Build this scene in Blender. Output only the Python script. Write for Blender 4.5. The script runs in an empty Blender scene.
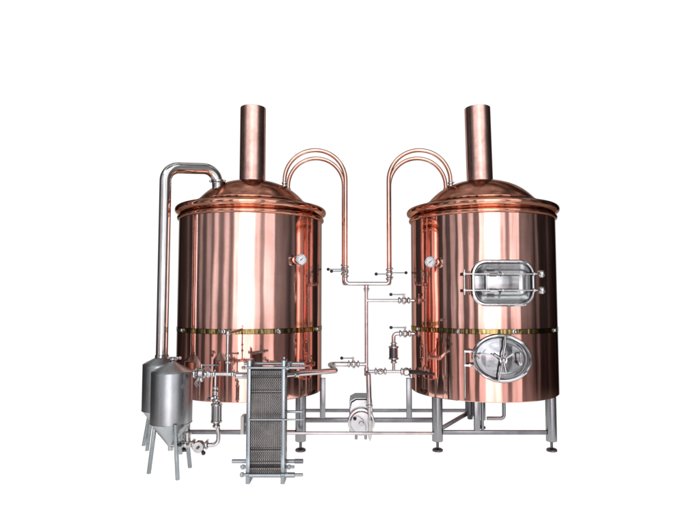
import bpy, bmesh, math, random
from mathutils import Vector, Matrix
random.seed(7)
PI = math.pi
scene = bpy.context.scene
COL = scene.collection

# ------------------------------------------------------------------ camera
CAM = Vector((0, -7.15, 1.78)); PITCH = math.atan(35.5/560); F = 560.0
cd = bpy.data.cameras.new('camera'); cam = bpy.data.objects.new('camera', cd); COL.objects.link(cam)
cam.location = CAM; cam.rotation_euler = (PI/2+PITCH, 0, 0)
cd.sensor_width = 36; cd.lens = F/700*36; cd.clip_end = 500; cd.clip_start = 0.05
scene.camera = cam
scene.view_settings.view_transform = 'Standard'; scene.view_settings.look = 'None'
scene.view_settings.exposure = 0; scene.view_settings.gamma = 1
scene.render.resolution_x = 1024; scene.render.resolution_y = 768

def P(px, py, Y):
    """measured place: sight line of a surveyed point cut at the real depth Y"""
    dx, dy = (px-350)/F, (262.5-py)/F
    d = Vector((dx, math.cos(PITCH)-dy*math.sin(PITCH), math.sin(PITCH)+dy*math.cos(PITCH)))
    t = (Y-CAM.y)/d.y
    return CAM + d*t
def Zat(px, py, Y): return P(px, py, Y).z

# ------------------------------------------------------------------ materials
def nodes(name):
    m = bpy.data.materials.new(name); m.use_nodes = True
    nt = m.node_tree; b = nt.nodes['Principled BSDF']
    return m, nt, b
def metal(name, col, rough, vary=0.05, streak=(9, 9, .6), bump=0.0, bump_scale=3.0, tint=None, edge=.45, fine=0.0):
    m, nt, b = nodes(name); N, L = nt.nodes, nt.links
    b.inputs['Specular Tint'].default_value = (edge, edge*.92, edge*.88, 1)
    b.inputs['Metallic'].default_value = 1
    tc = N.new('ShaderNodeTexCoord'); mp = N.new('ShaderNodeMapping'); mp.inputs['Scale'].default_value = streak
    L.new(tc.outputs['Object'], mp.inputs['Vector'])
    n1 = N.new('ShaderNodeTexNoise'); n1.inputs['Scale'].default_value = 3; n1.inputs['Detail'].default_value = 6
    L.new(mp.outputs[0], n1.inputs['Vector'])
    r = N.new('ShaderNodeMapRange'); r.inputs[1].default_value = .3; r.inputs[2].default_value = .7
    r.inputs[3].default_value = max(0.01, rough-vary); r.inputs[4].default_value = rough+vary
    L.new(n1.outputs['Fac'], r.inputs[0]); L.new(r.outputs[0], b.inputs['Roughness'])
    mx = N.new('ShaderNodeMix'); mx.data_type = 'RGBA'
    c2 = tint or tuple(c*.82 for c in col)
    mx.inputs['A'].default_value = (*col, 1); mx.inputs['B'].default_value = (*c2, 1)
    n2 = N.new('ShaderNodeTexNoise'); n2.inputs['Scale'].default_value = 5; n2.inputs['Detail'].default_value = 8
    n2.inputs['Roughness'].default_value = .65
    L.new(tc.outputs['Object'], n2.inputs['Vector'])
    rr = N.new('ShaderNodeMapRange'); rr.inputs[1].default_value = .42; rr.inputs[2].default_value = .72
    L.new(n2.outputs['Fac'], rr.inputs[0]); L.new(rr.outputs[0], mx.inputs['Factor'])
    L.new(mx.outputs['Result'], b.inputs['Base Color'])
    if bump or fine:
        n3 = N.new('ShaderNodeTexNoise'); n3.inputs['Scale'].default_value = bump_scale; n3.inputs['Detail'].default_value = 2
        mp2 = N.new('ShaderNodeMapping'); mp2.inputs['Scale'].default_value = (1, 1, .35)
        L.new(tc.outputs['Object'], mp2.inputs['Vector']); L.new(mp2.outputs[0], n3.inputs['Vector'])
        bp = N.new('ShaderNodeBump'); bp.inputs['Strength'].default_value = 1; bp.inputs['Distance'].default_value = bump
        L.new(n3.outputs['Fac'], bp.inputs['Height'])
        last = bp
        if fine:
            n4 = N.new('ShaderNodeTexNoise'); n4.inputs['Scale'].default_value = 90; n4.inputs['Detail'].default_value = 3
            L.new(mp.outputs[0], n4.inputs['Vector'])
            b2 = N.new('ShaderNodeBump'); b2.inputs['Strength'].default_value = 1; b2.inputs['Distance'].default_value = fine
            L.new(n4.outputs['Fac'], b2.inputs['Height']); L.new(bp.outputs[0], b2.inputs['Normal']); last = b2
        L.new(last.outputs[0], b.inputs['Normal'])
    return m
def plain(name, col, rough=.5, spec=.5):
    m, nt, b = nodes(name); N, L = nt.nodes, nt.links
    n = N.new('ShaderNodeTexNoise'); n.inputs['Scale'].default_value = 30; n.inputs['Detail'].default_value = 5
    tc = N.new('ShaderNodeTexCoord'); L.new(tc.outputs['Object'], n.inputs['Vector'])
    mx = N.new('ShaderNodeMix'); mx.data_type = 'RGBA'
    mx.inputs['A'].default_value = (*col, 1); mx.inputs['B'].default_value = (*[c*.8 for c in col], 1)
    L.new(n.outputs['Fac'], mx.inputs['Factor']); L.new(mx.outputs['Result'], b.inputs['Base Color'])
    b.inputs['Roughness'].default_value = rough; b.inputs['Specular IOR Level'].default_value = spec
    return m
M = {}
M['shell_r'] = metal('polished_copper_shell', (.88, .515, .44), .055, .03, (14, 14, .2), bump=.0045, bump_scale=2.4, tint=(.76, .42, .345), edge=.2)
M['shell'] = metal('brushed_copper_shell', (.89, .53, .455), .10, .035, (14, 14, .2), bump=.0040, bump_scale=2.6, tint=(.79, .45, .375), edge=.2)
M['skirt'] = metal('polished_copper_skirt', (.86, .475, .40), .05, .025, (10, 10, .3), bump=.0050, bump_scale=2.8, tint=(.78, .42, .33), edge=.22)
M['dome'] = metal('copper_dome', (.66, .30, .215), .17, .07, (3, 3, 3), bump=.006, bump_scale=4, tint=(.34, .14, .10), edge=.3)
M['rim'] = metal('copper_rim', (.70, .35, .25), .08, .05, (4, 4, 4), bump=.003, bump_scale=7, tint=(.55, .25, .17), edge=.25)
M['chimney'] = metal('copper_chimney', (.84, .53, .47), .13, .05, (12, 12, .8), bump=.004, bump_scale=5, tint=(.62, .34, .28), fine=.0004, edge=.3)
M['cpipe'] = metal('copper_pipe', (.86, .52, .43), .12, .04, (4, 4, 4), tint=(.70, .38, .29), edge=.25)
M['brass'] = metal('brass_band', (.36, .30, .12), .07, .05, (6, 6, 6), bump=.016, bump_scale=8, tint=(.15, .125, .05), edge=.3)
M['steel'] = metal('polished_steel', (.66, .65, .655), .11, .05, (5, 5, 5), tint=(.42, .41, .41), edge=.3)
M['pinksteel'] = metal('polished_steel_tube', (.66, .59, .60), .12, .05, (5, 5, 5), tint=(.40, .35, .355), edge=.28)
M['bright'] = metal('mirror_steel', (.52, .52, .53), .08, .03, (5, 5, 5), bump=.003, bump_scale=6, tint=(.5, .5, .51), edge=.3)
M['satin'] = metal('satin_steel_vessel', (.45, .475, .49), .30, .06, (10, 10, .5), bump=.001, tint=(.36, .385, .40), fine=.0003, edge=.5)
M['vapour'] = metal('vapour_pipe_steel', (.84, .83, .83), .09, .05, (5, 5, 5), bump=.002, bump_scale=5, tint=(.70, .68, .67), edge=.15)
M['leg'] = metal('brushed_steel_leg', (.29, .30, .315), .24, .06, (10, 10, .5), tint=(.25, .26, .27), edge=.35)
M['vleg'] = metal('vessel_leg_tube', (.36, .395, .41), .16, .06, (10, 10, .5), tint=(.21, .24, .25), edge=.25)
M['rail'] = metal('dull_steel_rail', (.25, .25, .27), .36, .08, (1, 6, 6), tint=(.17, .17, .19), edge=.4)
M['darksteel'] = metal('dark_steel', (.12, .12, .13), .3, .08)
M['plates'] = metal('plate_edges', (.25, .235, .225), .32, .1, (30, 30, 30), tint=(.12, .115, .12))
M['gasket'] = plain('black_gasket', (.04, .04, .045), .6)
M['door'] = metal('pressed_door_steel', (.29, .30, .315), .06, .04, (5, 5, 5), bump=.004, bump_scale=7, tint=(.24, .25, .26), edge=.3)
M['doorflat'] = metal('hatch_panel_steel', (.38, .395, .41), .16, .04, (5, 5, 5), bump=.003, bump_scale=5, tint=(.42, .43, .44), edge=.3)
M['zinc'] = metal('zinc_bar', (.33, .37, .395), .24, .08, (4, 8, 8), tint=(.28, .32, .345), edge=.4)
M['white'] = plain('white_enamel', (.88, .90, .93), .3)
M['black'] = plain('black_plastic', (.012, .012, .014), .3)
M['cream'] = plain('pale_plate', (.5, .48, .45), .5)
M['mesh'] = metal('filter_mesh', (.26, .25, .26), .4, .1, (40, 40, 40), tint=(.14, .13, .14))
M['pumpwhite'] = metal('pump_cover_steel', (.60, .61, .625), .3, .05, (3, 3, 3), tint=(.50, .51, .525))

# ------------------------------------------------------------------ mesh helpers
def basis(axis):
    a = Vector(axis).normalized()
    t = Vector((0, 0, 1)) if abs(a.z) < .9 else Vector((1, 0, 0))
    u = t.cross(a).normalized(); v = a.cross(u).normalized()
    return a, u, v
class MB:
    def __init__(s): s.v = []; s.f = []
    def add(s, vs, fs):
        o = len(s.v); s.v += [Vector(q) for q in vs]; s.f += [[i+o for i in f] for f in fs]; return s
    def lathe(s, prof, org, axis=(0, 0, 1), n=48, closed=False):
        a, u, v = basis(axis); org = Vector(org); vs = []; rings = []
        for r, h in prof:
            if r < 1e-6: rings.append([len(vs)]); vs.append(org+a*h)
            else:
                rings.append(list(range(len(vs), len(vs)+n)))
                for k in range(n):
                    t = 2*PI*k/n; vs.append(org+a*h+(u*math.cos(t)+v*math.sin(t))*r)
        fs = []
        seq = list(zip(rings, rings[1:])) + ([(rings[-1], rings[0])] if closed else [])
        for A, B in seq:
            if len(A) == 1 and len(B) == 1: continue
            for k in range(n):
                j = (k+1) % n
                if len(A) == 1: fs.append([A[0], B[k], B[j]])
                elif len(B) == 1: fs.append([A[k], B[0], A[j]])
                else: fs.append([A[k], B[k], B[j], A[j]])
        return s.add(vs, fs)
    def cyl(s, a, b, r, n=24, r2=None, bev=None):
        a = Vector(a); b = Vector(b); L = (b-a).length; r2 = r if r2 is None else r2
        e = min(r*.15, L*.2) if bev is None else bev
        return s.lathe([(0, 0), (r-e, 0), (r, e), (r2, L-e), (r2-e, L), (0, L)], a, b-a, n)
    def ball(s, c, r, n=20, sq=1.0, axis=(0, 0, 1)):
        m = n//2
        return s.lathe([(r*math.sin(PI*i/m) if 0 < i < m else 0, -r*sq*math.cos(PI*i/m)) for i in range(m+1)], c, axis, n)
    def torus(s, c, R, r, axis=(0, 0, 1), n=64, m=16):
        return s.lathe([(R+r*math.cos(2*PI*i/m), r*math.sin(2*PI*i/m)) for i in range(m)], c, axis, n, True)
    def box(s, lo, hi, bev=0.0):
        (x0, y0, z0), (x1, y1, z1) = lo, hi
        if not bev:
            return s.add([(x0,y0,z0),(x1,y0,z0),(x1,y1,z0),(x0,y1,z0),(x0,y0,z1),(x1,y0,z1),(x1,y1,z1),(x0,y1,z1)],
                  [[0,3,2,1],[4,5,6,7],[0,1,5,4],[1,2,6,5],[2,3,7,6],[3,0,4,7]])
        bm = bmesh.new(); bmesh.ops.create_cube(bm, size=1)
        for q in bm.verts: q.co = Vector(((x0+x1)/2+q.co.x*(x1-x0), (y0+y1)/2+q.co.y*(y1-y0), (z0+z1)/2+q.co.z*(z1-z0)))
        bmesh.ops.bevel(bm, geom=bm.edges[:], offset=bev, segments=2, affect='EDGES', profile=.5)
        bm.verts.index_update(); s.add([q.co.copy() for q in bm.verts], [[q.index for q in f.verts] for f in bm.faces]); bm.free(); return s
    def bar(s, a, b, w, h, bev=.003):
        """square bar from a to b, w across, h high"""
        a = Vector(a); b = Vector(b); L = (b-a).length
        t = MB().box((-w/2, 0, -h/2), (w/2, L, h/2), bev)
        y = (b-a).normalized(); up = Vector((0, 0, 1)) if abs(y.z) < .95 else Vector((0, 1, 0))
        x = y.cross(up).normalized(); z = x.cross(y)
        s.add([a+x*q.x+y*q.y+z*q.z for q in t.v], t.f); return s
    def tube(s, pts, r, bend=.06, n=20, cap=True, hollow=False):
        pts = [Vector(p) for p in pts]; path = [pts[0]]
        for i in range(1, len(pts)-1):
            p0, p1, p2 = pts[i-1], pts[i], pts[i+1]
            d1 = (p0-p1).normalized(); d2 = (p2-p1).normalized()
            ang = d1.angle(d2)
            if ang > PI-.02: path.append(p1); continue
            t = min(bend/math.tan(ang/2), (p0-p1).length*.49, (p2-p1).length*.49)
            rad = t*math.tan(ang/2); c = p1+(d1+d2).normalized()*(rad/math.sin(ang/2))
            s0 = p1+d1*t; s1 = p1+d2*t; A = s0-c; B = s1-c; tot = A.angle(B); k = max(4, int(tot/.14))
            for j in range(k+1):
                f = j/k; path.append(c+(A*math.sin((1-f)*tot)+B*math.sin(f*tot))/math.sin(tot))
        path.append(pts[-1])
        return s.sweep(path, r, n, cap)
    def sweep(s, path, r, n=20, cap=True):
        rr = r if hasattr(r, '__len__') else [r]*len(path)
        tang = []
        for i in range(len(path)):
            a = path[max(0, i-1)]; b = path[min(len(path)-1, i+1)]; tang.append((b-a).normalized())
        _, u, _ = basis(tang[0]); vs = []; fs = []
        for i, p in enumerate(path):
            t = tang[i]; u = (u-t*u.dot(t)).normalized(); v = t.cross(u)
            for k in range(n):
                a = 2*PI*k/n; vs.append(p+(u*math.cos(a)+v*math.sin(a))*rr[i])
        for i in range(len(path)-1):
            for k in range(n):
                j = (k+1) % n; fs.append([i*n+k, i*n+j, (i+1)*n+j, (i+1)*n+k])
        if cap:
            fs.append(list(range(n))[::-1]); fs.append([(len(path)-1)*n+k for k in range(n)])
        return s.add(vs, fs)
    def loft(s, rings, closed_start=False, closed_end=False, loop=False):
        n = len(rings[0]); vs = [p for r in rings for p in r]; fs = []
        m = len(rings)
        for i in range(m if loop else m-1):
            i2 = (i+1) % m
            for k in range(n):
                j = (k+1) % n; fs.append([i*n+k, i*n+j, i2*n+j, i2*n+k])
        if closed_start: fs.append(list(range(n))[::-1])
        if closed_end: fs.append([(m-1)*n+k for k in range(n)])
        return s.add(vs, fs)

ORG = {}
def _mesh(name, mb, mat, org, sharp=35):
    me = bpy.data.meshes.new(name)
    bm = bmesh.new(); vv = [bm.verts.new(q-org) for q in mb.v]
    for f in mb.f:
        try: bm.faces.new([vv[i] for i in f])
        except ValueError: pass
    bmesh.ops.recalc_face_normals(bm, faces=bm.faces[:])
    bm.to_mesh(me); bm.free()
    me.materials.append(mat)
    me.shade_smooth(); me.set_sharp_from_angle(angle=math.radians(sharp))
    return me
def obj(name, mb, mat, parent=None, label=None, sharp=35):
    xs = [q.x for q in mb.v]; ys = [q.y for q in mb.v]; zs = [q.z for q in mb.v]
    org = Vector(((min(xs)+max(xs))/2, (min(ys)+max(ys))/2, min(zs) if parent is None else (min(zs)+max(zs))/2))
    o = bpy.data.objects.new(name, _mesh(name, mb, M[mat] if isinstance(mat, str) else mat, org, sharp)); COL.objects.link(o)
    ORG[o] = org
    o.location = org-(ORG[parent] if parent else Vector())
    if parent: o.parent = parent
    if label: o['label'] = label
    return o
def thing(name, label, cat, loc, group=None):
    o = bpy.data.objects.new(name, None); COL.objects.link(o); o.location = loc; ORG[o] = Vector(loc)
    o.empty_display_size = .1
    return tag(o, label, cat, group)
def tag(o, label, cat, group=None):
    o['label'] = label; o['category'] = cat
    if group: o['group'] = group
    return o
def V(*a): return Vector(a)

# ------------------------------------------------------------------ kettles
R = .90
CXL, CXR = -1.26, 1.684
ZB = Zat(484, 403, -R); ZBAND = Zat(484, 331.7, -R)
ZR0 = Zat(484, 212.0, -.92); ZR1 = Zat(484, 196.5, -.92)
ZTOP = Zat(478, 108.5, 0)
def kettle(cx, label, shell='shell', lean=0.0, chx=0.0):
    t = thing('copper_kettle', label, 'brewing kettle', (cx, 0, 0), 'copper kettles')
    c = V(cx, 0, 0); zb = ZBAND
    # lower skirt with dished underside
    obj('skirt', MB().lathe([(0, ZB+.06), (.3, ZB+.045), (.7, ZB+.02), (R-.03, ZB+.004), (R-.008, ZB), (R, ZB+.008), (R, zb-.03), (R-.012, zb-.026)], c, n=160), 'skirt', t)
    obj('body', MB().lathe([(R-.012, zb+.024), (R-.002, zb+.028), (R-.002, ZR0+.02)], c, n=160), shell, t)
    obj('band', MB().lathe([(R-.012, zb-.028), (R+.004, zb-.026), (R+.0045, zb+.024), (R-.012, zb+.028)], c, n=160), 'brass', t)
    hr = (ZR1-ZR0)
    # rim rolls
    rim = MB()
    a0, a1 = .030, .046
    rim.lathe([(R-.03, ZR0-.006), (R-.002, ZR0-.004)] + [(R-.006+a0*math.cos(x), ZR0+a0+a0*math.sin(x)) for x in [i*PI/10-PI/2 for i in range(11)]]
              + [(R+.006+a1*math.cos(x), ZR1-a1+a1*math.sin(x)) for x in [i*PI/12-PI/2+.35 for i in range(12)]]
              + [(R-.02, ZR1-.002), (R-.05, ZR1-.006), (.74, ZR1+.035), (.715, ZR1+.05)], c, n=160)
    obj('rim', rim, 'rim', t)
    zd = ZR1+.05
    obj('rim_bead', MB().torus(V(cx, 0, zd+.004), .705, .017, n=128), 'rim', t)
    prof = [(.70, 0), (.685, .022), (.65, .06), (.60, .105), (.54, .150), (.47, .190), (.40, .220), (.33, .243), (.26, .260), (.20, .270), (.16, .274)]
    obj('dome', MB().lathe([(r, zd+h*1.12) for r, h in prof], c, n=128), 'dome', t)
    zc = zd+.292
    ch = obj('chimney', MB().lathe([(.176, zc-.01), (.174, zc+.012), (.166, zc+.03), (.165, ZTOP-.006), (.163, ZTOP), (.158, ZTOP), (.157, ZTOP-.3)], V(cx+chx-lean*3.2, 0, 0), (lean, 0, 1), n=96), 'chimney', t)
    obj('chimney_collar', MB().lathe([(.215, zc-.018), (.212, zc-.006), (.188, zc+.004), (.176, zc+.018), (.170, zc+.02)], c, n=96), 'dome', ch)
    return t
KL = kettle(CXL, 'left copper kettle with plain round body and no hatch doors, behind the plate cooler')
KR = kettle(CXR, 'right copper kettle with two steel hatch doors on its front', 'shell_r', -.020, -.006)

# acorn nuts round the band
def bolts(t, cx, off):
    first = None
    for k in range(9):
        a = math.radians(off+40*k); d = V(math.sin(a), -math.cos(a), 0)
        p = V(cx, 0, ZBAND)+d*(R+.004)
        if first is None:
            mb = MB().lathe([(0, 0), (.028, 0), (.028, .006), (.020, .008), (.020, .016), (.017, .024), (.010, .030), (0, .032)], V(0, 0, 0), (0, -1, 0), 20)
            first = bpy.data.objects.new('acorn_nut', _mesh('acorn_nut', mb, M['bright'], V(0, 0, 0))); o = first
        else: o = first.copy()
        COL.objects.link(o); o.parent = t; o.location = p-ORG[t]; o.rotation_euler = (0, 0, a)
bolts(KL, CXL, -9.7+0); bolts(KR, CXR, -30.5)

# legs
def leg(t, p, z1):
    r = .062
    mb = MB().lathe([(0, .115), (r-.004, .115), (r, .119), (r, z1)], V(p[0], p[1], 0), n=40)
    l = obj('leg', mb, 'leg', t)
    obj('levelling_foot', MB().lathe([(0, 0), (.058, 0), (.062, .006), (.060, .022), (.046, .032), (.022, .036), (.016, .042), (.016, .115)], V(p[0], p[1], 0), n=32), 'darksteel', l)
LEGZ = ZB+.012
for p in ((CXR-.663, -.50), (CXR+.667, -.50), (CXR-.487, .60), (CXR+.11, .64)): leg(KR, p, LEGZ)
for p in ((CXL+.684, -.50), (CXL-.676, -.48), (CXL+.59, .60), (CXL+.10, .64)): leg(KL, p, LEGZ)

# thermometers
def thermometer(t, cx, sgn, py, basepx):
    th = math.radians(44.4)*sgn if sgn > 0 else math.radians(-(35.5+13.3))
    n = V(math.sin(th), -math.cos(th), 0)
    z = Zat(basepx, py, -.64)
    b = V(cx, 0, z)+n*R
    e = b+n*.10
    f = V(math.sin(th*.45), -math.cos(th*.45), 0)
    g = obj('thermometer', MB().lathe([(0, -.03), (.058, -.03), (.064, -.024), (.066, -.002), (.066, .006), (.061, .010), (.058, .008), (.057, .002)], e, f, 40), 'bright', t)
    obj('dial_face', MB().lathe([(0, .003), (.0565, .003), (.0565, 0)], e, f, 40), 'white', g)
    nd = MB(); u = f.cross(V(0, 0, 1)).normalized()
    q = e+f*.005; a, bb = q-(u*-.02+V(0, 0, -.02))*-1*1.0, q
    d = (u*-.7*sgn*-1+V(0, 0, .7)).normalized(); d = (V(0, 0, .62)-u*.78).normalized()
    d = V(0, 0, .62) + V(.78, 0, 0); d = (d-f*d.dot(f)).normalized()
    nd.cyl(q-d*.018, q+d*.036, .0035, 8, .0015)
    for k in range(21):
        w = math.radians(-225+270*k/20); x = -u*math.cos(w)-V(0, 0, 1)*math.sin(w)
        nd.cyl(q+x*.041, q+x*(.050 if k % 5 else .052), .0012 if k % 5 else .0022, 6)
    nd.ball(q, .006, 10)
    obj('needle_and_scale', nd, 'black', g)
    obj('pocket', MB().cyl(b-n*.02, e-f*.012, .022, 20).cyl(b-n*.01, b+n*.012, .045, 28).cyl(b+n*.03, b+n*.05, .03, 6), 'cpipe', g)
thermometer(KL, CXL, 1, 260, 291)
thermometer(KR, CXR, -1, 262, 442)

# ---------------- hatches on the right kettle
def rrect(cx, cz, hw, hh, r, y, n=10):
    pts = []
    for sx, sz, a0 in ((1, 1, 0), (-1, 1, 90), (-1, -1, 180), (1, -1, 270)):
        for i in range(n+1):
            a = math.radians(a0+90*i/n); pts.append(V(cx+sx*(hw-r)+r*math.cos(a), y, cz+sz*(hh-r)+r*math.sin(a)))
    return pts
hx = CXR+.008; hc = P(501, 283, -.93); hz = hc.z
hw = (532-469.5)/2/560*6.22; hh = (306-260)/2/560*6.22
hatch = obj('upper_hatch', MB().loft([rrect(hx, hz, hw-.012, hh-.012, .15, -.80), rrect(hx, hz, hw-.012, hh-.012, .15, -0.937),
      rrect(hx, hz, hw, hh, .16, -0.947), rrect(hx, hz, hw+.002, hh+.002, .162, -0.960), rrect(hx, hz, hw-.008, hh-.008, .155, -0.972),
      rrect(hx, hz, hw-.026, hh-.026, .137, -0.975), rrect(hx, hz, hw-.034, hh-.034, .13, -0.966), rrect(hx, hz, hw-.036, hh-.036, .128, -0.932)]), 'bright', KR, 'rounded rectangular steel hatch with two clamp bars')
obj('door', MB().loft([rrect(hx, hz, hw-.036, hh-.036, .128, -0.937), rrect(hx, hz, hw-.038, hh-.038, .126, -0.954), rrect(hx, hz, hw-.050, hh-.050, .115, -0.960),
      rrect(hx, hz, hw-.058, hh-.058, .108, -0.954), rrect(hx, hz, hw-.115, hh-.172, .03, -0.914), rrect(hx, hz, hw-.125, hh-.182, .025, -0.912)], closed_end=True), 'doorflat', hatch, sharp=25)
zt, zl = P(501, 274, -.98).z, P(501, 290.3, -.98).z
def hxp(px): return P(px, 283, -.97).x
pl = MB().box((hxp(472.5), -.962, zl+.012), (hxp(485.5), -.945, zt-.012), .003).box((hxp(487), -.958, zl+.010), (hxp(519.5), -.940, zt-.010), .003)
obj('bridge_plate', pl, 'doorflat', hatch)
for z in (zt, zl):
    bb = MB().cyl((hxp(464), -.992, z), (hxp(537), -.992, z), .008, 16)
    bb.cyl((hxp(489.5), -.992, z), (hxp(497), -.992, z), .016, 6).cyl((hxp(502), -1.01, z), (hxp(502), -.94, z), .012, 12)
    bb.cyl((hxp(532), -.992, z), (hxp(534.5), -.992, z), .02, 16)
    bb.box((hxp(464)-.012, -1.005, z-.014), (hxp(464)+.016, -.86, z+.014), .004)
    cb = obj('clamp_bar', bb, 'steel', hatch)
    kb = hxp(540.7)
    obj('clamp_knob', MB().lathe([(0 if i in (0, 16) else .045*math.sin(PI*i/16), -.045*math.cos(PI*i/16)) for i in range(17)], (kb, -.992, z), (.45, -1, 0), 32), 'steel', hatch)
for px in (486,):
    obj('cross_bar', MB().cyl((hxp(px), -.980, zl-.012), (hxp(px), -.980, zt+.012), .009, 16), 'steel', hatch)
obj('hinge', MB().cyl((hxp(464.3), -.975, zl-.05), (hxp(464.3), -.975, zt+.05), .011, 16).box((hxp(463), -.98, zl-.02), (hxp(466), -.80, zl+.015), .004).box((hxp(463), -.98, zt-.015), (hxp(466), -.80, zt+.02), .004), 'steel', hatch)

# lower oval hatch
oc = P(502.6, 358.6, -.95); ox, oz = oc.x, oc.z
rx, rz = 30/560*6.2, 23.8/560*6.2
def ell(k, y, dx=0, n=72, tilt=-.10):
    pts = []
    for i in range(n):
        a = 2*PI*i/n; x, z = (rx+k)*math.cos(a), (rz+k)*math.sin(a)
        pts.append(V(ox+x*math.cos(tilt)-z*math.sin(tilt), y, oz+x*math.sin(tilt)+z*math.cos(tilt)))
    return pts
oh = obj('lower_hatch', MB().loft([ell(-.012, -.78), ell(-.012, -.90), ell(0, -.912), ell(.004, -.93), ell(-.004, -.945), ell(-.018, -.95), ell(-.030, -.944), ell(-.036, -.93), ell(-.038, -.90)]), 'bright', KR, 'oval steel hatch with central wing screw')
rings = [ell(-.038, -.90), ell(-.040, -.915), ell(-.055, -.922)]
for i in range(1, 12):
    f = i/12; k = -.055-(min(rx, rz)-.06)*(1-math.sqrt(max(0, 1-f*f)))*0
    sc = 1-f
    ring = [V(ox+(p.x-ox)*sc, -.912-.038*(1-sc**2), oz+(p.z-oz)*sc) for p in ell(-.062, 0)]
    rings.append(ring)
obj('door', MB().loft(rings, closed_end=True), 'door', oh, sharp=50)
yq = -1.03
def OX(px, py, y=yq): return P(px, py, y)
cb = MB().tube([OX(505, 336.5, -.955), OX(505.5, 345, -1.0), OX(504, 352, yq), OX(502.5, 362, yq), OX(500.5, 372, -1.0), OX(498.5, 381.5, -.955)], .011, .05)
obj('cross_bar', cb, 'steel', oh)
obj('screw_boss', MB().cyl(OX(503.5, 360, -.95), OX(503.5, 360, -1.07), .02, 20).ball(OX(503.5, 360, -1.075), .026, 16).cyl(OX(503.5, 360, -.965), OX(503.5, 360, -.985), .045, 28), 'steel', oh)
for px, py in ((506, 372.5), (513, 353.5), (494, 354)):
    c0 = OX(503.5, 360, -1.06); c1 = OX(px, py, -1.08)
    mid = c0.lerp(c1, .6)
    obj('wing', MB().sweep([c0, mid, c1], [.010, .013, .015], 14), 'steel', oh)
obj('stay_rod', MB().tube([OX(476, 354, -.955), OX(480, 354, -1.0), OX(498, 355, -1.0)], .006, .02), 'steel', oh)
obj('grab_handle', MB().tube([OX(519, 352.5, -.94), OX(520.5, 352, -.995), OX(521, 364.5, -.995), OX(519.5, 365, -.94)], .010, .015).cyl(OX(520.5, 363.5, -.975), OX(520.5, 363.5, -1.0), .022, 16), 'steel', oh)
obj('latch_stud', MB().cyl(OX(477.5, 358, -.93), OX(477.5, 358, -.98), .022, 16).ball(OX(477.5, 358, -.982), .018, 12), 'steel', oh)
hg = MB().cyl(P(465, 398, -.93), P(464.8, 350, -.93), .010, 16)
hg.bar(P(464, 351.5, -.935), P(475, 351.5, -.935), .018, .02).bar(P(464, 365.5, -.935), P(475, 365.5, -.935), .018, .02)
hg.box((P(463.8, 0, -.93).x, -.94, P(464, 353, -.93).z), (P(466.5, 0, -.93).x, -.80, P(464, 350.5, -.93).z), .003)
hg.box((P(463.8, 0, -.93).x, -.94, P(464, 367, -.93).z), (P(466.5, 0, -.93).x, -.80, P(464, 364, -.93).z), .003)
obj('hinge', hg, 'steel', oh)

# drain parts under the right kettle
dc = P(470, 410, -.35)
obj('outlet_cone', MB().lathe([(0, Zat(470, 419, -.35)), (.03, Zat(470, 419, -.35)), (.034, Zat(470, 416.5, -.35)), (.055, Zat(470, 414, -.35)), (.058, ZB+.04)], V(dc.x, -.35, 0), n=32), 'darksteel', KR)
q = MB().tube([P(487, 418.3, -.2), P(504, 418.3, -.2), V(P(504, 410, -.2).x, -.2, ZB+.04)], .022, .04)
obj('drain_pipe', q, 'leg', KR)
obj('drain_flange', MB().lathe([(0, ZB-.028), (.10, ZB-.024), (.13, ZB-.004), (.13, ZB+.03)], V(P(492, 404, -.25).x, -.25, 0), n=40), 'darksteel', KR)

# ------------------------------------------------------------------ support frame
fr = thing('base_frame', 'long grey steel base frame of rails and posts joining both kettles low down', 'frame', (.2, 0, 0))
zr = .215
def rail(a, b, w=.055, h=.05, mat='rail', name='rail'): return obj(name, MB().bar(a, b, w, h, .004), mat, fr)
lx1, lx2 = CXL-.676, CXL+.684; rx1, rx2 = CXR-.663, CXR+.667
rail((rx1+.06, -.50, zr), (rx2-.06, -.50, zr), .05, .045)
rail((lx1+.06, -.48, zr), (lx2-.06, -.50, zr), .05, .045)
y2 = 0.02; z2 = Zat(330, 420, y2)
rail((P(303, 420, y2).x, y2, z2), (P(437, 420, y2).x, y2, z2), .07, .05)
y1 = .60; z1 = Zat(330, 410.5, y1)
rail((P(302, 410, y1).x, y1, z1), (P(476, 410, y1).x, y1, z1), .05, .04)
for px in (322.6, 409.2):
    a = P(px, 417, y2); obj('post', MB().box((a.x-.034, y2-.03, z2+.026), (a.x+.034, y2+.03, Zat(px, 378, y2)), .004), 'leg', fr)
obj('post', MB().box((P(474.7, 420, -.53).x, -.53, zr+.024), (P(480, 420, -.53).x, -.47, ZB+.03), .004), 'leg', fr)
obj('brace', MB().bar(P(442, 428, -.5), P(468, 413, -.3), .035, .04), 'rail', fr)
obj('post', MB().cyl(V(P(482.6, 420, -.5).x, -.5, zr+.024), V(P(482.6, 420, -.5).x, -.5, ZB+.03), .016, 16), 'leg', fr)

rp = obj('return_pipe', MB().tube([P(262, 433, -.74), P(434, 433.3, -.52)], .018, .05), 'pinksteel')
tag(rp, 'thin low steel tube running from the plate cooler past the pump to the right kettle', 'pipe')

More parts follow.
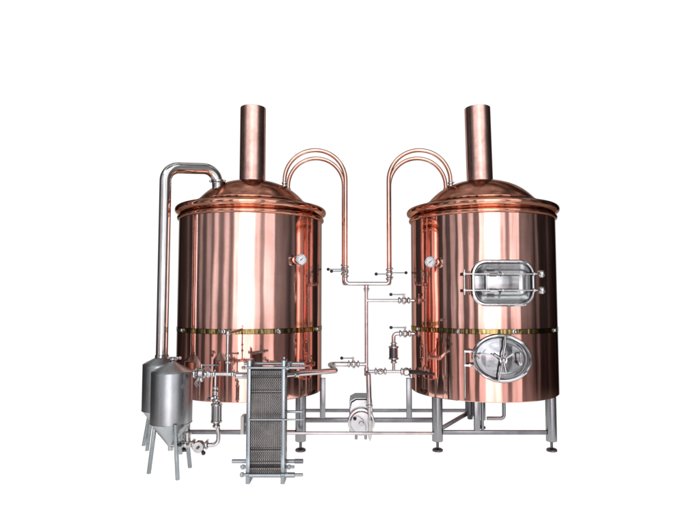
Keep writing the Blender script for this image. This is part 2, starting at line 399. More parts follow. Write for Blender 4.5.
# ------------------------------------------------------------------ goosenecks
YF, YB = -.15, .27
def clampring(mb, c, axis, r=.036):
    c = Vector(c)
    a = Vector(axis).normalized()
    mb.lathe([(r*.72, -.016), (r, -.008), (r*1.04, 0), (r, .008), (r*.72, .016)], c, a, 28)
    _, u, v = basis(a); d = (u*.8+v*.6).normalized()
    mb.cyl(c+d*r*.9-a*.0, c+d*(r+.016), .007, 10); mb.ball(c+d*(r+.018), .011, 10)
def gooseneck(x0, x1, Y, label):
    rr = .41 if True else 0
    xc = (x0+x1)/2; Rr = abs(x1-x0)/2
    ztop = Zat(350+xc/(Y+7.15)*560, 150.2, YF)
    zc = ztop-Rr
    t = thing('copper_gooseneck', label, 'copper pipe', (x1, Y, 2.05), 'copper gooseneck pipes')
    sgn = 1 if x1 > x0 else -1
    zd = 3.10
    path = [V(x0, Y, zd), V(x0, Y, zc-.03)]
    for i in range(25):
        a = PI*i/24; path.append(V(xc-sgn*Rr*math.cos(a), Y, zc+Rr*math.sin(a)))
    path += [V(x1, Y, 2.6), V(x1, Y, 2.11)]
    obj('tube', MB().sweep(path, .0255, 20), 'cpipe', t)
    cl = MB(); clampring(cl, (x0, Y, zd+.09), (0, 0, 1), .040); clampring(cl, (x0, Y, zd+.13), (0, 0, 1), .034)
    cl.cyl((x0, Y, zd-.01), (x0, Y, zd+.08), .028, 24)
    obj('clamp', cl, 'steel', t)
    obj('flange', MB().lathe([(.0, -.01), (.05, -.01), (.05, .0), (.034, .006), (.030, .03), (.024, .032)], (x0, Y, zd-.0), (.25*-sgn*-1, 0, 1), 28), 'rim', t)
    return t
XA0, XA1 = P(284.5, 180, YF).x, -.056
XB0, XB1 = P(450.5, 180, YF).x, .487
gooseneck(XA0, XA1, YF, 'front one of the two copper arches leaving the left kettle dome')
gooseneck(XA0, XA1-.028, YB, 'rear one of the two copper arches leaving the left kettle dome')
gooseneck(XB0, XB1, YF, 'front one of the two copper arches leaving the right kettle dome')
gooseneck(XB0+.01, XB1+.040, YB, 'rear one of the two copper arches leaving the right kettle dome')

# ------------------------------------------------------------------ valves
def valve(c, axis, stem, lever, label, L=.165, r=.022, k=1.0, slope=0, endmat='black', h=.075, clampdir=None):
    c = Vector(c); a = Vector(axis).normalized(); s = Vector(stem).normalized(); l = Vector(lever).normalized()
    t = thing('hand_valve', label, 'valve', c, 'hand valves')
    obj('body', MB().lathe([(r, -.05*k), (r*1.1, -.035*k), (r*1.45*k, -.024*k), (r*1.7*k, -.016*k), (r*1.7*k, .016*k), (r*1.45*k, .024*k), (r*1.1, .035*k), (r, .05*k)], c, a, 28)
        .cyl(c-s*r*1.2, c-s*(r*1.7*k+.012), .012, 12), 'steel', t)
    for q in (-1, 1):
        m = MB(); clampring(m, c+a*q*.058*k, a, .038*k); obj('clamp', m, 'steel', t)
    e = c+s*h
    obj('stem', MB().cyl(c+s*r, e+s*.008, .010, 14).cyl(c+s*(r*1.3), c+s*(r*1.3+.018), .018, 18).cyl(e-s*.012, e+s*.012, .015, 14), 'steel', t)
    hd = obj('handle', MB().cyl(e, e+l*L, .0085, 10), 'leg', t)
    obj('knob', MB().ball(e+l*(L+.008), .021, 18) if endmat == 'black' else MB().cyl(e+l*(L-.02), e+l*(L+.03), .014, 12), endmat, hd)
    return t
zv = Zat(345, 271.5, YF)
valve((XA1, YF, zv), (0, 0, 1), (-.2, -1, 0), (-1, 0, .0), 'front valve at the foot of the left copper arch, lever pointing left', L=.15)
valve((XA1-.028, YB, zv+.045), (0, 0, 1), (-.2, -1, 0), (-1, 0, .0), 'rear valve hidden behind the front one at the foot of the left copper arch', L=.18)
valve((XB1, YF, zv-.035), (0, 0, 1), (0, -1, 0), (-1, 0, .0), 'front valve at the foot of the right copper arch, lever pointing left', L=.155)
valve((XB1+.040, YB, zv+.0), (0, 0, 1), (0, -1, 0), (1, 0, .0), 'rear valve at the foot of the right copper arch, lever pointing right', L=.20)

# U pipe joining the arches
zu = Zat(366, 283.7, YF); XR = P(366.3, 284, YF).x
up = thing('cross_pipe', 'polished steel U shaped pipe joining the feet of the copper arches between the kettles', 'pipe', (XR, YF, zu))
obj('tube', MB().tube([(XA1, YF, zv-.055), (XA1, YF, zu), (XB1, YF, zu), (XB1, YF, zv-.085)], .024, .075), 'pinksteel', up)
obj('rear_tube', MB().tube([(XA1-.028, YB, zv-.015), (XA1-.028, YB, zu+.01), (XA1+.06, YF+.02, zu+.002)], .022, .06), 'pinksteel', up)
obj('rear_tube', MB().tube([(XB1+.040, YB, zv-.055), (XB1+.040, YB, zu+.01), (XB1-.06, YF+.02, zu+.002)], .022, .06), 'pinksteel', up)
m = MB(); clampring(m, (XR, YF, zu-.065), (0, 0, 1), .033); m.cyl((XR, YF, zu-.02), (XR, YF, zu-.10), .027, 24); obj('clamp', m, 'pinksteel', up)

# riser and branches
z300, z334, z371, z364 = Zat(366, 300.5, YF), Zat(405, 333.6, YF), Zat(366, 371, YF), Zat(355, 364.2, YF)
rs = obj('riser_pipe', MB().tube([(XR, YF, zu-.10), (XR, YF, z371-.03)], .0215, .05), 'pinksteel')
tag(rs, 'tall upright polished steel pipe midway between the two kettles', 'pipe')
xv3 = P(404, 300, YF).x
b = thing('branch_pipe', 'upper steel branch pipe running from the upright pipe to the right kettle', 'pipe', (XR+.1, YF, z300), 'branch pipes')
obj('tube', MB().tube([(XR, YF, z300), (xv3-.06, YF, z300)], .019, .05), 'pinksteel', b)
obj('tube', MB().tube([(xv3+.06, YF, z300), (CXR-R+.04, YF, z300)], .019, .05), 'pinksteel', b)
valve((xv3, YF, z300), (1, 0, 0), (0, 0, 1), (-1, 0, 0), 'valve on the upper branch pipe beside the right kettle, lever to the left', L=.155)
xv4 = P(405, 333, YF).x; xs = P(393.6, 350, YF).x
b = thing('elbow_pipe', 'short curved steel elbow above the ribbed sight glass, entering the right kettle', 'pipe', (XR+.1, YF, z334))
obj('tube', MB().tube([(CXR-R+.04, YF, z334), (xv4+.06, YF, z334)], .020), 'pinksteel', b)
obj('tube', MB().tube([(xv4-.05, YF, z334), (xs, YF, z334), (xs, YF, Zat(394, 344, YF))], .024, .075), 'pinksteel', b)
valve((xv4, YF, z334), (1, 0, 0), (0, 0, 1), (-1, 0, 0), 'valve on the curved elbow pipe level with the brass band of the right kettle', L=.165)
def inline(name, x, Y, za, zb, r, label, cat, mat='mesh', group=None, lab_pipe=None):
    t = thing(name, label, cat, (x, Y, zb), group)
    obj('tube', MB().lathe([(0, zb), (r, zb), (r, za), (0, za)], (x, Y, 0), n=32), mat, t)
    rods = MB()
    for k in range(6):
        a = k*PI/3+.3; rods.cyl((x+r*1.12*math.cos(a), Y+r*1.12*math.sin(a), zb), (x+r*1.12*math.cos(a), Y+r*1.12*math.sin(a), za), .0055, 8)
    obj('cage', rods, 'steel', t)
    for z, s in ((za, 1), (zb, -1)):
        e = MB(); e.lathe([(0, -.008*s), (r*1.3, -.008*s), (r*1.3, .008*s), (r*.9, .014*s), (.025, .03*s), (.025, .045*s)], (x, Y, z), n=28)
        clampring(e, (x, Y, z+s*.045), (0, 0, 1), .036)
        obj('end_fitting', e, 'steel', t)
    return t
inline('sight_glass', xs, YF, Zat(394, 347, YF), Zat(394, 358.5, YF), .048, 'ribbed sight glass standing upright left of the right kettle', 'sight glass', 'darksteel', 'sight glasses')
x6 = P(380.5, 371, YF).x; x7 = P(406, 371, YF).x; z6 = Zat(380, 371.5, YF)
b = thing('branch_pipe', 'lower steel branch pipe under the ribbed sight glass beside the right kettle', 'pipe', (XR+.1, YF, z6), 'branch pipes')
obj('tube', MB().tube([(XR, YF, z6), (x6-.06, YF, z6)], .021), 'pinksteel', b)
obj('tube', MB().tube([(x6+.06, YF, z6), (x7-.06, YF, z6)], .018), 'pinksteel', b)
obj('tube', MB().tube([(xs, YF, z6), (xs, YF, Zat(394, 361.5, YF))], .018), 'pinksteel', b)
valve((x6, YF, z6), (1, 0, 0), (-.1, -1, 0), (-1, 0, -.05), 'valve on the lower branch pipe just right of the upright pipe, lever across it', L=.15)
t = thing('check_valve', 'round bodied check valve on the lower branch pipe touching the right kettle', 'valve', (x7, YF, z6-.06))
obj('body', MB().ball((x7, YF-.02, z6), .052, 24).lathe([(.02, -.07), (.046, -.06), (.046, -.045), (.02, -.04)], (x7, YF, z6), (1, 0, 0), 24).lathe([(.02, .04), (.046, .045), (.046, .06), (.02, .07)], (x7, YF, z6), (1, 0, 0), 24), 'steel', t)
obj('cap', MB().cyl((x7, YF-.05, z6), (x7, YF-.09, z6), .030, 24).cyl((x7+.035, YF-.045, z6-.035), (x7+.05, YF-.06, z6-.06), .010, 10), 'steel', t)
b = obj('inlet_pipe', MB().tube([(x7+.04, YF-.03, z6), P(412.5, 371.8, -.22), P(436, 374.2, -.56)], .026, .04), 'darksteel')
tag(b, 'short dark steel pipe slanting from the check valve into the right kettle side', 'pipe')

# wort line from cooler to riser
YP = -.82
x5 = P(353.5, 364, YF).x
b = thing('outlet_pipe', 'thick steel pipe leaving the plate cooler to the right with a back bent elbow', 'pipe', (XR+.1, YF, z364))
obj('tube', MB().tube([P(297.5, 373.6, -1.25), P(335.5, 370.6, YP), (P(329.5, 364, YF).x, YF, z364), (x5-.06, YF, z364)], .030, .075), 'pinksteel', b)
obj('tube', MB().tube([(x5+.06, YF, z364), (XR, YF, z364)], .022), 'pinksteel', b)
valve((x5, YF, z364), (1, 0, 0), (-.1, -.0, 1), (-1, 0, 0), 'valve just left of the upright pipe on the elbowed cooler pipe, lever to the left', L=.13)

# ------------------------------------------------------------------ pump
YH = -.20
pc = P(361.3, 422.3, YH); pr = 12.6/560*(YH+7.15)
pump = thing('pump', 'round faced white and steel pump standing on the floor between the kettles', 'pump', (pc.x, .05, 0))
def oct_ring(cx, cz, w, h, y, ch): # chamfered top shroud outline
    return [V(cx-w, y, cz-h), V(cx+w, y, cz-h), V(cx+w, y, cz+h*.45), V(cx+w*.86, y, cz+h-ch*.7), V(cx+w*.45, y, cz+h), V(cx-w*.45, y, cz+h), V(cx-w*.86, y, cz+h-ch*.7), V(cx-w, y, cz+h*.45)]
def PX(px, py, y): return P(px, py, y)
mc = pc+V(-.0, 0, .0)
ztopm = Zat(360, 396, .1)
wm = 11.3/560*7.1
ctr = (ztopm+.10)/2; hm = (ztopm-.10)/2
obj('motor_cover', MB().loft([oct_ring(mc.x, ctr, wm*.94, hm*.95, YH+.07, .05), oct_ring(mc.x, ctr, wm, hm*.985, YH+.10, .06), oct_ring(mc.x-.005, ctr+.005, wm*1.0, hm, YH+.42, .06), oct_ring(mc.x-.005, ctr+.005, wm*.9, hm*.93, YH+.46, .06)], True, True), 'pumpwhite', pump, sharp=30)
obj('cover_roof', MB().loft([[V(mc.x-wm*.95, y, ztopm-.085), V(mc.x-wm*.88, y, ztopm-.03), V(mc.x-wm*.46, y, ztopm+.006), V(mc.x+wm*.46, y, ztopm+.006), V(mc.x+wm*.88, y, ztopm-.03), V(mc.x+wm*.95, y, ztopm-.085),
      V(mc.x+wm*1.03, y, ztopm-.085), V(mc.x+wm*.95, y, ztopm-.018), V(mc.x+wm*.5, y, ztopm+.016), V(mc.x-wm*.5, y, ztopm+.016), V(mc.x-wm*.95, y, ztopm-.018), V(mc.x-wm*1.03, y, ztopm-.085)] for y in (YH+.06, YH+.44)], True, True), 'zinc', pump, sharp=30)
hd = obj('pump_head', MB().lathe([(0, .0), (pr*.80, .0), (pr*.86, .012), (pr*.90, .020), (pr, .022), (pr*1.02, .04), (pr*1.0, .075), (pr*.8, .09), (0, .09)], V(pc.x, YH-.02, pc.z), (0, 1, 0), 56), 'pumpwhite', pump)
obj('head_clamp', MB().torus(V(pc.x, YH+.018, pc.z), pr*1.0, .011, (0, 1, 0), 56, 12), 'steel', hd)
obj('head_rib', MB().sweep([V(pc.x+pr*.0+x*pr, YH-.022, pc.z+z*pr) for x, z in ((-.42, .55), (-.15, .45), (.12, .22), (.30, -.08), (.36, -.4), (.34, -.62))], .008, 10), 'steel', hd)
kp = P(354.8, 418.4, YH-.03)
obj('drain_plug', MB().cyl(kp+V(0, .03, 0), kp+V(0, -.02, 0), .022, 20).ball(kp+V(0, -.02, 0), .018, 14), 'black', hd)
obj('inlet_nozzle', MB().cyl((pc.x, YH-.01, pc.z-.01), (pc.x, YH-.05, pc.z-.01), .03, 24), 'steel', hd)
pp = MB(); pa = P(368.4, 373, YH-.06); 
pp.tube([V(pa.x, YH-.06, z6-.02), V(pa.x+.01, YH-.06, Zat(369, 404, YH-.06))], .030, .04)
pi = obj('suction_pipe', pp, 'pinksteel', pump)
m = MB(); pk = V(pa.x+.01, YH-.06, Zat(369, 405.5, YH-.06)); clampring(m, pk, (0, 0, 1), .04); m.tube([pk, V(pk.x+.008, YH-.055, Zat(370, 436, YH-.06))], .017, .03)
m.cyl(V(pk.x+.008, YH-.055, Zat(370, 434, YH-.06)), V(pk.x+.008, YH-.055, Zat(370, 438, YH-.06)), .023, 20)
m.cyl(V(pk.x+.008, YH-.055, Zat(370, 438, YH-.06)), V(pk.x+.008, YH-.055, Zat(370, 441.5, YH-.06)), .018, 16, .006)
obj('clamp', m, 'steel', pi)
for sx in (-1, 1):
    obj('foot', MB().cyl((pc.x+sx*.06, YH+.25, 0), (pc.x+sx*.06, YH+.25, .13), .018, 16), 'leg', pump)
obj('tee', MB().cyl((XR, YF, z6-.05), (XR, YF, z6+.05), .028, 24).tube([(XR, YF, z6-.01), (pa.x, YH-.06, z6-.03)], .028), 'pinksteel', pump)

# ------------------------------------------------------------------ grey vessels
VR = .205
def vessel(cx, cy, label, legs):
    z1, z0 = 1.03, .53
    t = thing('cone_vessel', label, 'vessel', (cx, cy, 0), 'small grey cone bottomed vessels')
    c = V(cx, cy, 0)
    obj('body', MB().lathe([(VR, z0), (VR, z1), (VR-.005, z1+.010), (VR-.02, z1+.020), (.10, z1+.064), (.05, z1+.090), (.045, z1+.094), (0, z1+.094)], c, n=72), 'satin', t, sharp=30)
    obj('cone', MB().lathe([(VR-.001, z0+.002), (VR-.012, z0-.015), (.035, .305), (.026, .29), (.026, .25), (0, .25)], c, n=64), 'satin', t)
    obj('seam', MB().torus(V(cx, cy, z0), VR-.001, .004, n=72, m=8), 'leg', t)
    obj('seam', MB().torus(V(cx, cy, z1+.002), VR-.002, .004, n=72, m=8), 'leg', t)
    for (tx, ty), (bx, by) in legs:
        obj('leg', MB().cyl((bx, by, 0), (tx, ty, z0+.02), .0205, 20), 'vleg', t)
    return t
def floorpt(px, py):
    a = P(px, py, 0); d = a-CAM; k = -CAM.z/d.z; q = CAM+d*k; return (q.x, q.y)
YV1, YV2 = -1.40, -.75
xv1 = P(171.7, 395, YV1).x; xv2 = P(161.3, 385, YV2).x
f1, f2, f3 = floorpt(148.7, 473.5), floorpt(177.6, 479.8), floorpt(190, 467.5)
def pull(f, c, k=.92):  # top of a splayed leg, just inside the shell
    d = V(f[0]-c[0], f[1]-c[1], 0).normalized()*VR*k; return (c[0]+d.x, c[1]+d.y)
def topt(px, Y): return (P(px, 424, Y).x, Y)
v1 = vessel(xv1, YV1, 'nearer of the two grey cone bottomed vessels, standing lower in front at far left',
    [(topt(155.5, YV1-.08), f1), (topt(175.2, YV1-.19), f2), (topt(185, YV1+.03), f3)])
off = [(f[0]-xv1, f[1]-YV1) for f in (f1, f2, f3)]
g1, g2 = floorpt(143.5, 445.5), floorpt(147, 450.5)
v2 = vessel(xv2, YV2, 'farther of the two grey cone bottomed vessels, under the tall steel vapour pipe',
    [(topt(150.3, YV2+.02), g1), (topt(152, YV2-.12), g2), ((xv2+.12, YV2+.08), (xv2+.2, YV2+.12))])
# fittings between
m = MB(); c0 = P(173.5, 359, -1.15); clampring(m, c0, (0, 0, 1), .05); m.cyl(c0-V(0, 0, .05), c0+V(0, 0, .02), .03, 20); m.tube([c0-V(.06, 0, -.012), c0+V(.07, 0, .012)], .012)
m.ball(c0+V(.07, 0, .012), .018, 12)
fit = obj('fitting', m, 'steel', v1)

# vapour pipe
zp = .0
bot = V(xv2-.0, YV2, 1.09); xp = P(161.9, 352, YV2).x
zt1 = Zat(172, 167.6, YV2); tr = P(217.5, 169, -.38)
vp = thing('vapour_pipe', 'tall polished steel vapour pipe bending over from the grey vessel onto the left kettle dome', 'pipe', (xp, YV2, 1.1))
dome_pt = P(218.3, 190, -.38)
obj('tube', MB().tube([(xp, YV2, 1.09), (xp, YV2, zt1), V(tr.x-.01, -.38, tr.z), V(dome_pt.x, -.38, dome_pt.z-.08)], .066, .17, 32), 'vapour', vp)
m = MB(); e = P(218.2, 181.5, -.38); m.lathe([(.066, -.02), (.082, -.012), (.085, 0), (.082, .012), (.066, .02)], e, (0, 0, 1), 32); m.ball(e+V(-.09, -.02, .0), .016, 12); m.ball(e+V(.085, -.03, .0), .016, 12); m.lathe([(.066, -.09), (.07, -.09), (.07, -.03), (.066, -.02)], e, (0, 0, 1), 32)
obj('clamp', m, 'steel', vp)
obj('collar', MB().lathe([(.066, 1.10), (.074, 1.10), (.074, 1.135), (.067, 1.14)], (xp, YV2, 0), n=32), 'steel', vp)

# ------------------------------------------------------------------ left pipework
YL = -1.50
za = Zat(220, 374, YL)
xq8 = P(199, 374, YL).x
t = valve((xq8+.02, YL+.02, za), (1, 0, 0), (0, 0, 1), (1, 0, 0), 'large valve on the side of the nearer grey vessel, lever to the right', L=.15, k=1.2, r=.028, endmat='darksteel', h=.085)
obj('side_cock', MB().tube([(xq8+.01, YL, za-.02), (xq8-.02, YL-.05, za-.085), (xq8+.01, YL-.08, za-.105)], .018, .03).ball((xq8+.03, YL-.03, za-.05), .026, 12), 'steel', t)
XC0 = P(246, 420, -1.67).x
b = thing('transfer_pipe', 'horizontal steel pipe from the nearer grey vessel to the left side of the plate cooler', 'pipe', (P(225, 374, YL).x, YL, za))
obj('tube', MB().tube([(P(205, 374, YL).x, YL, za), (P(237, 374, YL).x, YL, za)], .020), 'steel', b)
obj('reducer', MB().lathe([(.02, 0), (.032, .01), (.032, .11), (.02, .12)], (P(235.5, 376, YL-.02).x, YL-.02, za-.012), (1, 0, 0), 24).cyl((P(237.5, 376, YL).x, YL-.02, za-.04), (P(237.5, 376, YL).x, YL-.02, za-.055), .01, 10), 'steel', b)
xu = P(227.8, 350, YL).x; zu2 = Zat(228, 333, YL)
obj('upright', MB().tube([(xu, YL, za), (xu, YL, zu2), (xu+.02, -.88, zu2)], .017, .03), 'steel', b)
m = MB(); clampring(m, (xu, YL, Zat(228, 362, YL)), (0, 0, 1), .030); clampring(m, (xu, YL, Zat(228, 355, YL)), (0, 0, 1), .024); m.ball((xu, YL, zu2), .028, 16); obj('clamp', m, 'steel', b)
m = MB()
for px in (209.5, 214, 233): clampring(m, (P(px, 374, YL).x, YL, za), (1, 0, 0), .030)
obj('clamp', m, 'steel', b)
# down leg
xd = P(215.3, 400, YL).x
dp = thing('down_pipe', 'steel pipe dropping through a strainer and curving to the nearer grey vessel cone', 'pipe', (xd, YL, .25))
obj('upper_tube', MB().tube([(xd, YL, za), (xd, YL, Zat(215, 401, YL))], .017), 'steel', dp)
ze = Zat(210, 445, YL)
xe = P(218.5, 432, YL).x
obj('lower_tube', MB().tube([(P(217, 424, YL).x, YL, Zat(217, 424, YL)), (xe, YL, Zat(219, 432, YL)), (xe, YL, ze), (P(186, 444, YL).x, YL, ze)], .021, .08), 'steel', dp)
obj('cone_tube', MB().tube([(P(189, 444, YL).x, YL, ze+.0), (P(178, 443, YL).x, YL+.02, ze+.01), (xv1, YV1, .30)], .022, .03), 'steel', dp)
m = MB()
for z in (388, 392): clampring(m, (xd, YL, Zat(215, z, YL)), (0, 0, 1), .030)
obj('clamp', m, 'steel', dp)
valve((xd, YL, Zat(215, 398, YL)), (0, 0, 1), (-1, -.2, 0), (0, -1, 0), 'small valve directly above the strainer in the down pipe under the left kettle', L=.03, r=.017, k=.7, endmat='darksteel', h=.055)
st = inline('strainer', P(216.6, 410, YL).x, YL, Zat(216, 404.5, YL), Zat(216, 421.5, YL), .042, 'upright mesh strainer in the down pipe left of the plate cooler', 'strainer', 'leg')
# disc valve facing the camera
xdv = P(200, 446, YL).x
t = valve((xdv, YL, ze), (1, 0, 0), (.45, -.6, -.5), (.3, -.3, -.4), 'disc valve low beside the nearer grey vessel with black knob below it', L=.02, k=1.1, r=.024, h=.075)
obj('disc', MB().lathe([(0, -.03), (.050, -.03), (.056, -.022), (.056, .0), (.04, .02), (0, .02)], (xdv, YL-.045, ze-.005), (.0, 1, 0), 32), 'steel', t)
obj('hub', MB().cyl((xdv, YL-.06, ze-.005), (xdv, YL-.10, ze-.005), .012, 16), 'darksteel', t)
xdv2 = P(187.5, 443.5, YL).x
t = valve((xdv2, YL, ze+.01), (1, 0, 0), (0, -1, .1), (-1, 0, .1), 'block valve at the tip of the nearer grey vessel cone, black knob to the left', L=.045, k=.9, r=.028, h=.07)
obj('bonnet', MB().cyl((xdv2, YL, ze+.0), (xdv2, YL, ze+.13), .030, 20).cyl((xdv2, YL, ze+.10), (xdv2, YL, ze+.125), .040, 20), 'steel', t)

# ------------------------------------------------------------------ plate cooler
YC0, YC1 = -1.67, -1.47
xl0, xl1 = P(245.6, 470, YC0).x, P(249.8, 470, YC0).x
xr0, xr1 = P(280.6, 470, YC0).x, P(284.6, 470, YC0).x
zct = Zat(250, 360.5, YC0)
cool = thing('plate_cooler', 'upright plate cooler, grey ribbed plates in a steel frame, before the left kettle', 'heat exchanger', ((xl0+xr1)/2, (YC0+YC1)/2, 0))
for a, b_ in ((xl0, xl1), (xr0, xr1)):
    mb = MB().box((a, YC0, 0), (b_, YC1, zct), .006)
    if a == xr0: mb.box((a+.008, YC0+.04, zct-.002), (b_-.008, YC0+.09, zct+.03), .006)
    obj('end_plate', mb, 'zinc', cool)
zb0, zb1 = .10, Zat(266, 369.5, YC0+.02)
npl = 30; pw = (xr0-xl1)/npl
dark = [Zat(266, y, YC0) for y in (370.5, 377, 391.5, 450, 463.5, 468)]
pk = MB(); ns = 130
for i in range(npl):
    x0 = xl1+pw*(i+.5); ring = []
    L1, L2, L3, L4 = [], [], [], []
    jit = random.uniform(-.003, .003)
    for k in range(ns+1):
        z = zb0+(zb1-zb0)*k/ns
        dx = (.5 if (k//2+i) % 2 else -.5)*pw*.24
        near = min(abs(z-d) for d in dark)
        y = YC0+.022+jit+(.010 if near < .007 else (.005 if near < .014 else 0)) + (.003 if k % 2 else 0)
        w = pw*.25
        L1.append(V(x0+dx-w, y, z)); L2.append(V(x0+dx+w, y, z)); L3.append(V(x0+w, YC1-.02, z)); L4.append(V(x0-w, YC1-.02, z))
    base = []
    fs = []
    for k in range(ns):
        a = k*4; c = a+4
        for q in range(4): fs.append([a+q, a+(q+1) % 4, c+(q+1) % 4, c+q])
    fs.append([0, 1, 2, 3]); fs.append([ns*4+3, ns*4+2, ns*4+1, ns*4])
    vs = [p for k in range(ns+1) for p in (L1[k], L2[k], L3[k], L4[k])]
    pk.add(vs, fs)
obj('plate_pack', pk, 'plates', cool, sharp=20)
obj('gasket_core', MB().box((xl1+.002, YC0+.040, zb0-.01), (xr0-.002, YC1-.03, zb1+.003)), 'gasket', cool)
def rod(px0, px1, py, Y, r, mat='zinc', name='tie_rod'):
    a = P(px0, py, Y); c = P(px1, py, Y); a.z = c.z = P((px0+px1)/2, py, Y).z
    mb = MB().cyl(a, c, r, 18); return mb, a, c
def addrod(px0, px1, py, Y, r, mat='zinc', nutpx=(), name='tie_rod'):
    mb, a, c = rod(px0, px1, py, Y, r)
    for n in nutpx:
        x = P(n, py, Y).x; mb.cyl(V(x-.014, Y, a.z), V(x+.014, Y, a.z), r*1.7, 6)
    return obj(name, mb, mat, cool)
addrod(241.5, 305, 367.8, YC0+.0, .012, nutpx=(243.5, 287.5))
addrod(244, 304.5, 363.6, YC1+.02, .016, nutpx=(291,), name='carrying_bar')
addrod(249, 303, 419.6, YC0-.008, .008)
addrod(252, 303, 411.6, YC1+.01, .013)
addrod(240, 303, 474.8, YC0-.006, .014, nutpx=(242, 287))
addrod(240.5, 294.5, 467, YC0+.13, .014, nutpx=(243, 289))
addrod(232, 303, 461.2, YC1+.0, .019, 'zinc', name='guide_bar')
addrod(249, 281, 475.2, YC0-.006, .021)
obj('sleeve', MB().cyl(V(P(285, 475, YC0).x, YC0-.006, P(272, 474.8, YC0).z), V(P(295, 475, YC0).x, YC0-.006, P(272, 474.8, YC0).z), .024, 18), 'zinc', cool)
obj('rod_end', MB().cyl(V(P(294.5, 461, YC1).x, YC1, P(267, 461.2, YC1).z), V(P(303.2, 461, YC1).x, YC1, P(267, 461.2, YC1).z), .023, 12), 'rail', cool)
obj('rod_thread', MB().cyl(V(P(303.4, 415, YC0+.08).x, YC0+.08, Zat(303, 409, YC0+.08)), V(P(303.4, 415, YC0+.08).x, YC0+.08, Zat(303, 432, YC0+.08)), .009, 12), 'zinc', cool)
obj('side_plate', MB().box((P(240, 425, YC0).x, YC0+.02, Zat(241, 435, YC0)), (P(243.3, 425, YC0).x, YC0+.16, Zat(241, 417, YC0)), .004).cyl(V(P(243, 425, YC0).x, YC0+.09, Zat(241, 426, YC0)), V(xl0+.005, YC0+.09, Zat(241, 426, YC0)), .02, 16), 'cream', cool)
zpn = Zat(290, 375.2, -1.55)
obj('port', MB().cyl((xr1-.005, -1.55, zpn), (P(298.5, 375, -1.5).x, -1.47, zpn), .020, 20).cyl((P(294.5, 375, -1.5).x, -1.50, zpn), (P(297.5, 375, -1.5).x, -1.48, zpn), .030, 20).tube([(P(297, 375, -1.5).x, -1.48, zpn), P(298, 373.8, -1.24)], .022), 'steel', cool)
obj('port', MB().cyl((xl0+.005, -1.55, zpn-.005), (P(239, 376, -1.52).x, -1.52, zpn-.012), .022, 20), 'steel', cool)

# ------------------------------------------------------------------ added white sheet the plant stands on, lit from below against shadows
m, nt, b = nodes('white_acrylic'); N, L = nt.nodes, nt.links
tr_ = N.new('ShaderNodeBsdfTranslucent'); tr_.inputs[0].default_value = (.93, .93, .93, 1)
df = N.new('ShaderNodeBsdfDiffuse'); df.inputs[0].default_value = (.93, .93, .93, 1)
ad = N.new('ShaderNodeMixShader'); ad.inputs[0].default_value = .6
L.new(df.outputs[0], ad.inputs[1]); L.new(tr_.outputs[0], ad.inputs[2]); L.new(ad.outputs[0], nt.nodes['Material Output'].inputs[0])
nt.nodes.remove(b)
fl = MB().add([(-2.9, -1.95, 0), (3.1, -1.95, 0), (3.1, 1.4, 0), (-2.9, 1.4, 0)], [[0, 1, 2, 3]])
o = obj('floor', fl, m); o['kind'] = 'structure'
ADDED_BACKLIGHT = 1.2
ld = bpy.data.lights.new('added_floor_backlight', 'AREA'); ld.shape = 'RECTANGLE'; ld.size = 6.8; ld.size_y = 4.05  # light added beneath the sheet so no shadows show on it
ld.energy = 6.8*4.05*PI*ADDED_BACKLIGHT
lo = bpy.data.objects.new('added_floor_backlight', ld); COL.objects.link(lo); lo.location = (.1, -.225, -.1); lo.rotation_euler = (PI, 0, 0)

# ------------------------------------------------------------------ surroundings (bright white studio behind, dim hall with windows behind the camera)
w = bpy.data.worlds.new('World'); scene.world = w; w.use_nodes = True
nt = w.node_tree; N, L = nt.nodes, nt.links
bg = N['Background']
tc = N.new('ShaderNodeTexCoord'); sp = N.new('ShaderNodeSeparateXYZ'); L.new(tc.outputs['Generated'], sp.inputs[0])
def math_(op, a=None, b=None, c=None):
    n = N.new('ShaderNodeMath'); n.operation = op
    for i, x in enumerate((a, b, c)):
        if x is None: continue
        if isinstance(x, (int, float)): n.inputs[i].default_value = x
        else: L.new(x, n.inputs[i])
    return n.outputs[0]
X, Y_, Z_ = sp.outputs
el = math_('MULTIPLY', math_('ARCSINE', Z_), 180/PI)
negy = math_('MULTIPLY', Y_, -1.0)
az = math_('MULTIPLY', math_('ARCTAN2', X, negy), 180/PI)
ns_ = N.new('ShaderNodeTexNoise'); ns_.inputs['Scale'].default_value = 5; ns_.inputs['Detail'].default_value = 3
L.new(tc.outputs['Generated'], ns_.inputs['Vector'])
azn = math_('ADD', az, math_('MULTIPLY', math_('SUBTRACT', ns_.outputs['Fac'], .5), 5.0))
fac = math_('ADD', math_('DIVIDE', azn, 360.0), .5)
def ramp(fac, stops, interp='LINEAR'):
    r = N.new('ShaderNodeValToRGB'); r.color_ramp.interpolation = interp; e = r.color_ramp.elements
    while len(e) > 1: e.remove(e[-1])
    e[0].position = stops[0][0]; e[0].color = (*stops[0][1], 1)
    for p, c in stops[1:]:
        q = e.new(p); q.color = (*c, 1)
    L.new(fac, r.inputs[0]); return r.outputs[0]
A = lambda d: (d+180)/360
K = 4.0
def g(v, tint=(1, 1, 1)): return tuple(v/K*t for t in tint)
stripe = [(-180, .07), (-83, .06), (-76, .09), (-75, .50), (-70, .46), (-69, .12), (-62, .13), (-61, .78), (-54, .70), (-53, .15), (-50, .17), (-49, 1.3), (-42, 1.3), (-41, .32), (-33, .27), (-32, 1.3), (-25, 1.15),
          (-24, .28), (-18, .32), (-17, 2.3), (-10, 2.1), (-9, 3.8), (13, 3.8), (15, 1.7), (22, 1.5), (23, .42), (29, .38), (30, 1.8), (45, 1.5), (46, .28), (62, .22)]
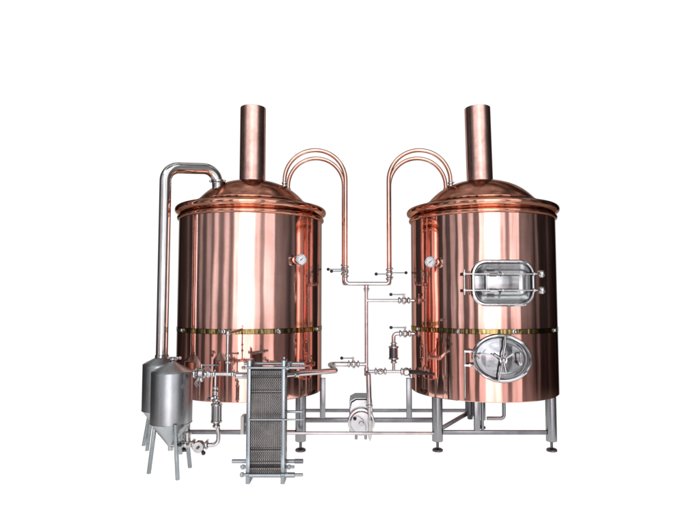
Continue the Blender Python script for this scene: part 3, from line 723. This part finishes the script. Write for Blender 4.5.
stripe2 = [(-180, 1), (-110, .8), (-104, 3), (-101, .8), (-92, .8), (64, 1), (65, .85), (70, .4), (73, .15), (79, .9), (82, .12), (100, .12), (104, .35), (110, .12), (180, .2)]
hall = ramp(fac, [(A(a), g(v, (1, .97, 1.0))) for a, v in stripe])
def mulc(a, b):
    n = N.new('ShaderNodeMix'); n.data_type = 'RGBA'; n.blend_type = 'MULTIPLY'; n.inputs['Factor'].default_value = 1
    for k, x in (('A', a), ('B', b)):
        if isinstance(x, tuple): n.inputs[k].default_value = (*x, 1)
        else: L.new(x, n.inputs[k])
    return n.outputs['Result']
hall = mulc(hall, ramp(fac, [(A(a), (v, v, v)) for a, v in stripe2]))
ncl = N.new('ShaderNodeTexNoise'); ncl.inputs['Scale'].default_value = 7; ncl.inputs['Detail'].default_value = 5
L.new(tc.outputs['Generated'], ncl.inputs['Vector'])
rcl = N.new('ShaderNodeMapRange'); rcl.inputs[1].default_value = .3; rcl.inputs[2].default_value = .7; rcl.inputs[3].default_value = .55; rcl.inputs[4].default_value = 1.25
L.new(ncl.outputs['Fac'], rcl.inputs[0])
cc = N.new('ShaderNodeCombineColor')
for i in range(3): L.new(rcl.outputs[0], cc.inputs[i])
hall = mulc(hall, cc.outputs[0])
def mixc(f, a, b):
    n = N.new('ShaderNodeMix'); n.data_type = 'RGBA'; L.new(f, n.inputs['Factor'])
    for k, x in (('A', a), ('B', b)):
        if isinstance(x, tuple): n.inputs[k].default_value = (*x, 1)
        else: L.new(x, n.inputs[k])
    return n.outputs['Result']
def mr(v, a, b, c=0., d=1., sm=True):
    n = N.new('ShaderNodeMapRange'); n.interpolation_type = 'SMOOTHSTEP' if sm else 'LINEAR'
    n.inputs[1].default_value = a; n.inputs[2].default_value = b; n.inputs[3].default_value = c; n.inputs[4].default_value = d
    L.new(v, n.inputs[0]); return n.outputs[0]
up1 = mr(el, 28, 55)
ceil_n = N.new('ShaderNodeTexNoise'); ceil_n.inputs['Scale'].default_value = 3.5; ceil_n.inputs['Detail'].default_value = 5; L.new(tc.outputs['Generated'], ceil_n.inputs['Vector'])
ceil = ramp(ceil_n.outputs['Fac'], [(.36, g(.05)), (.5, g(.22, (1, .95, .9))), (.56, g(.75)), (.6, g(.3)), (.68, g(1.3))])
c1 = mixc(up1, mixc(mr(el, -1, -4), hall, mulc(hall, (.80, .71, .70))), ceil)
added_glow_band = math_('MULTIPLY', math_('MULTIPLY', mr(el, 34, 38), mr(el, 50, 45)), mr(math_('ABSOLUTE', az), 60, 50))  # bright band added overhead for highlights on the vapour pipe and rims
c1 = mixc(added_glow_band, c1, g(1.9))
dn = mr(el, -8.2, -12)
half = N.new('ShaderNodeValue'); half.outputs[0].default_value = .5
c2 = mixc(dn, c1, mixc(half.outputs[0], g(.55, (1, .93, .88)), hall))
absaz = math_('ABSOLUTE', az)
back = mr(absaz, 143, 147)
low = math_('MULTIPLY', mr(el, 38, 33), mr(el, -33, -28))
wf = math_('MULTIPLY', back, low)
c3 = mixc(wf, c2, g(1.04))
L.new(c3, bg.inputs['Color']); bg.inputs['Strength'].default_value = K
w.cycles.sampling_method = 'MANUAL' if hasattr(w, 'cycles') else None
w.cycles.sample_map_resolution = 1024
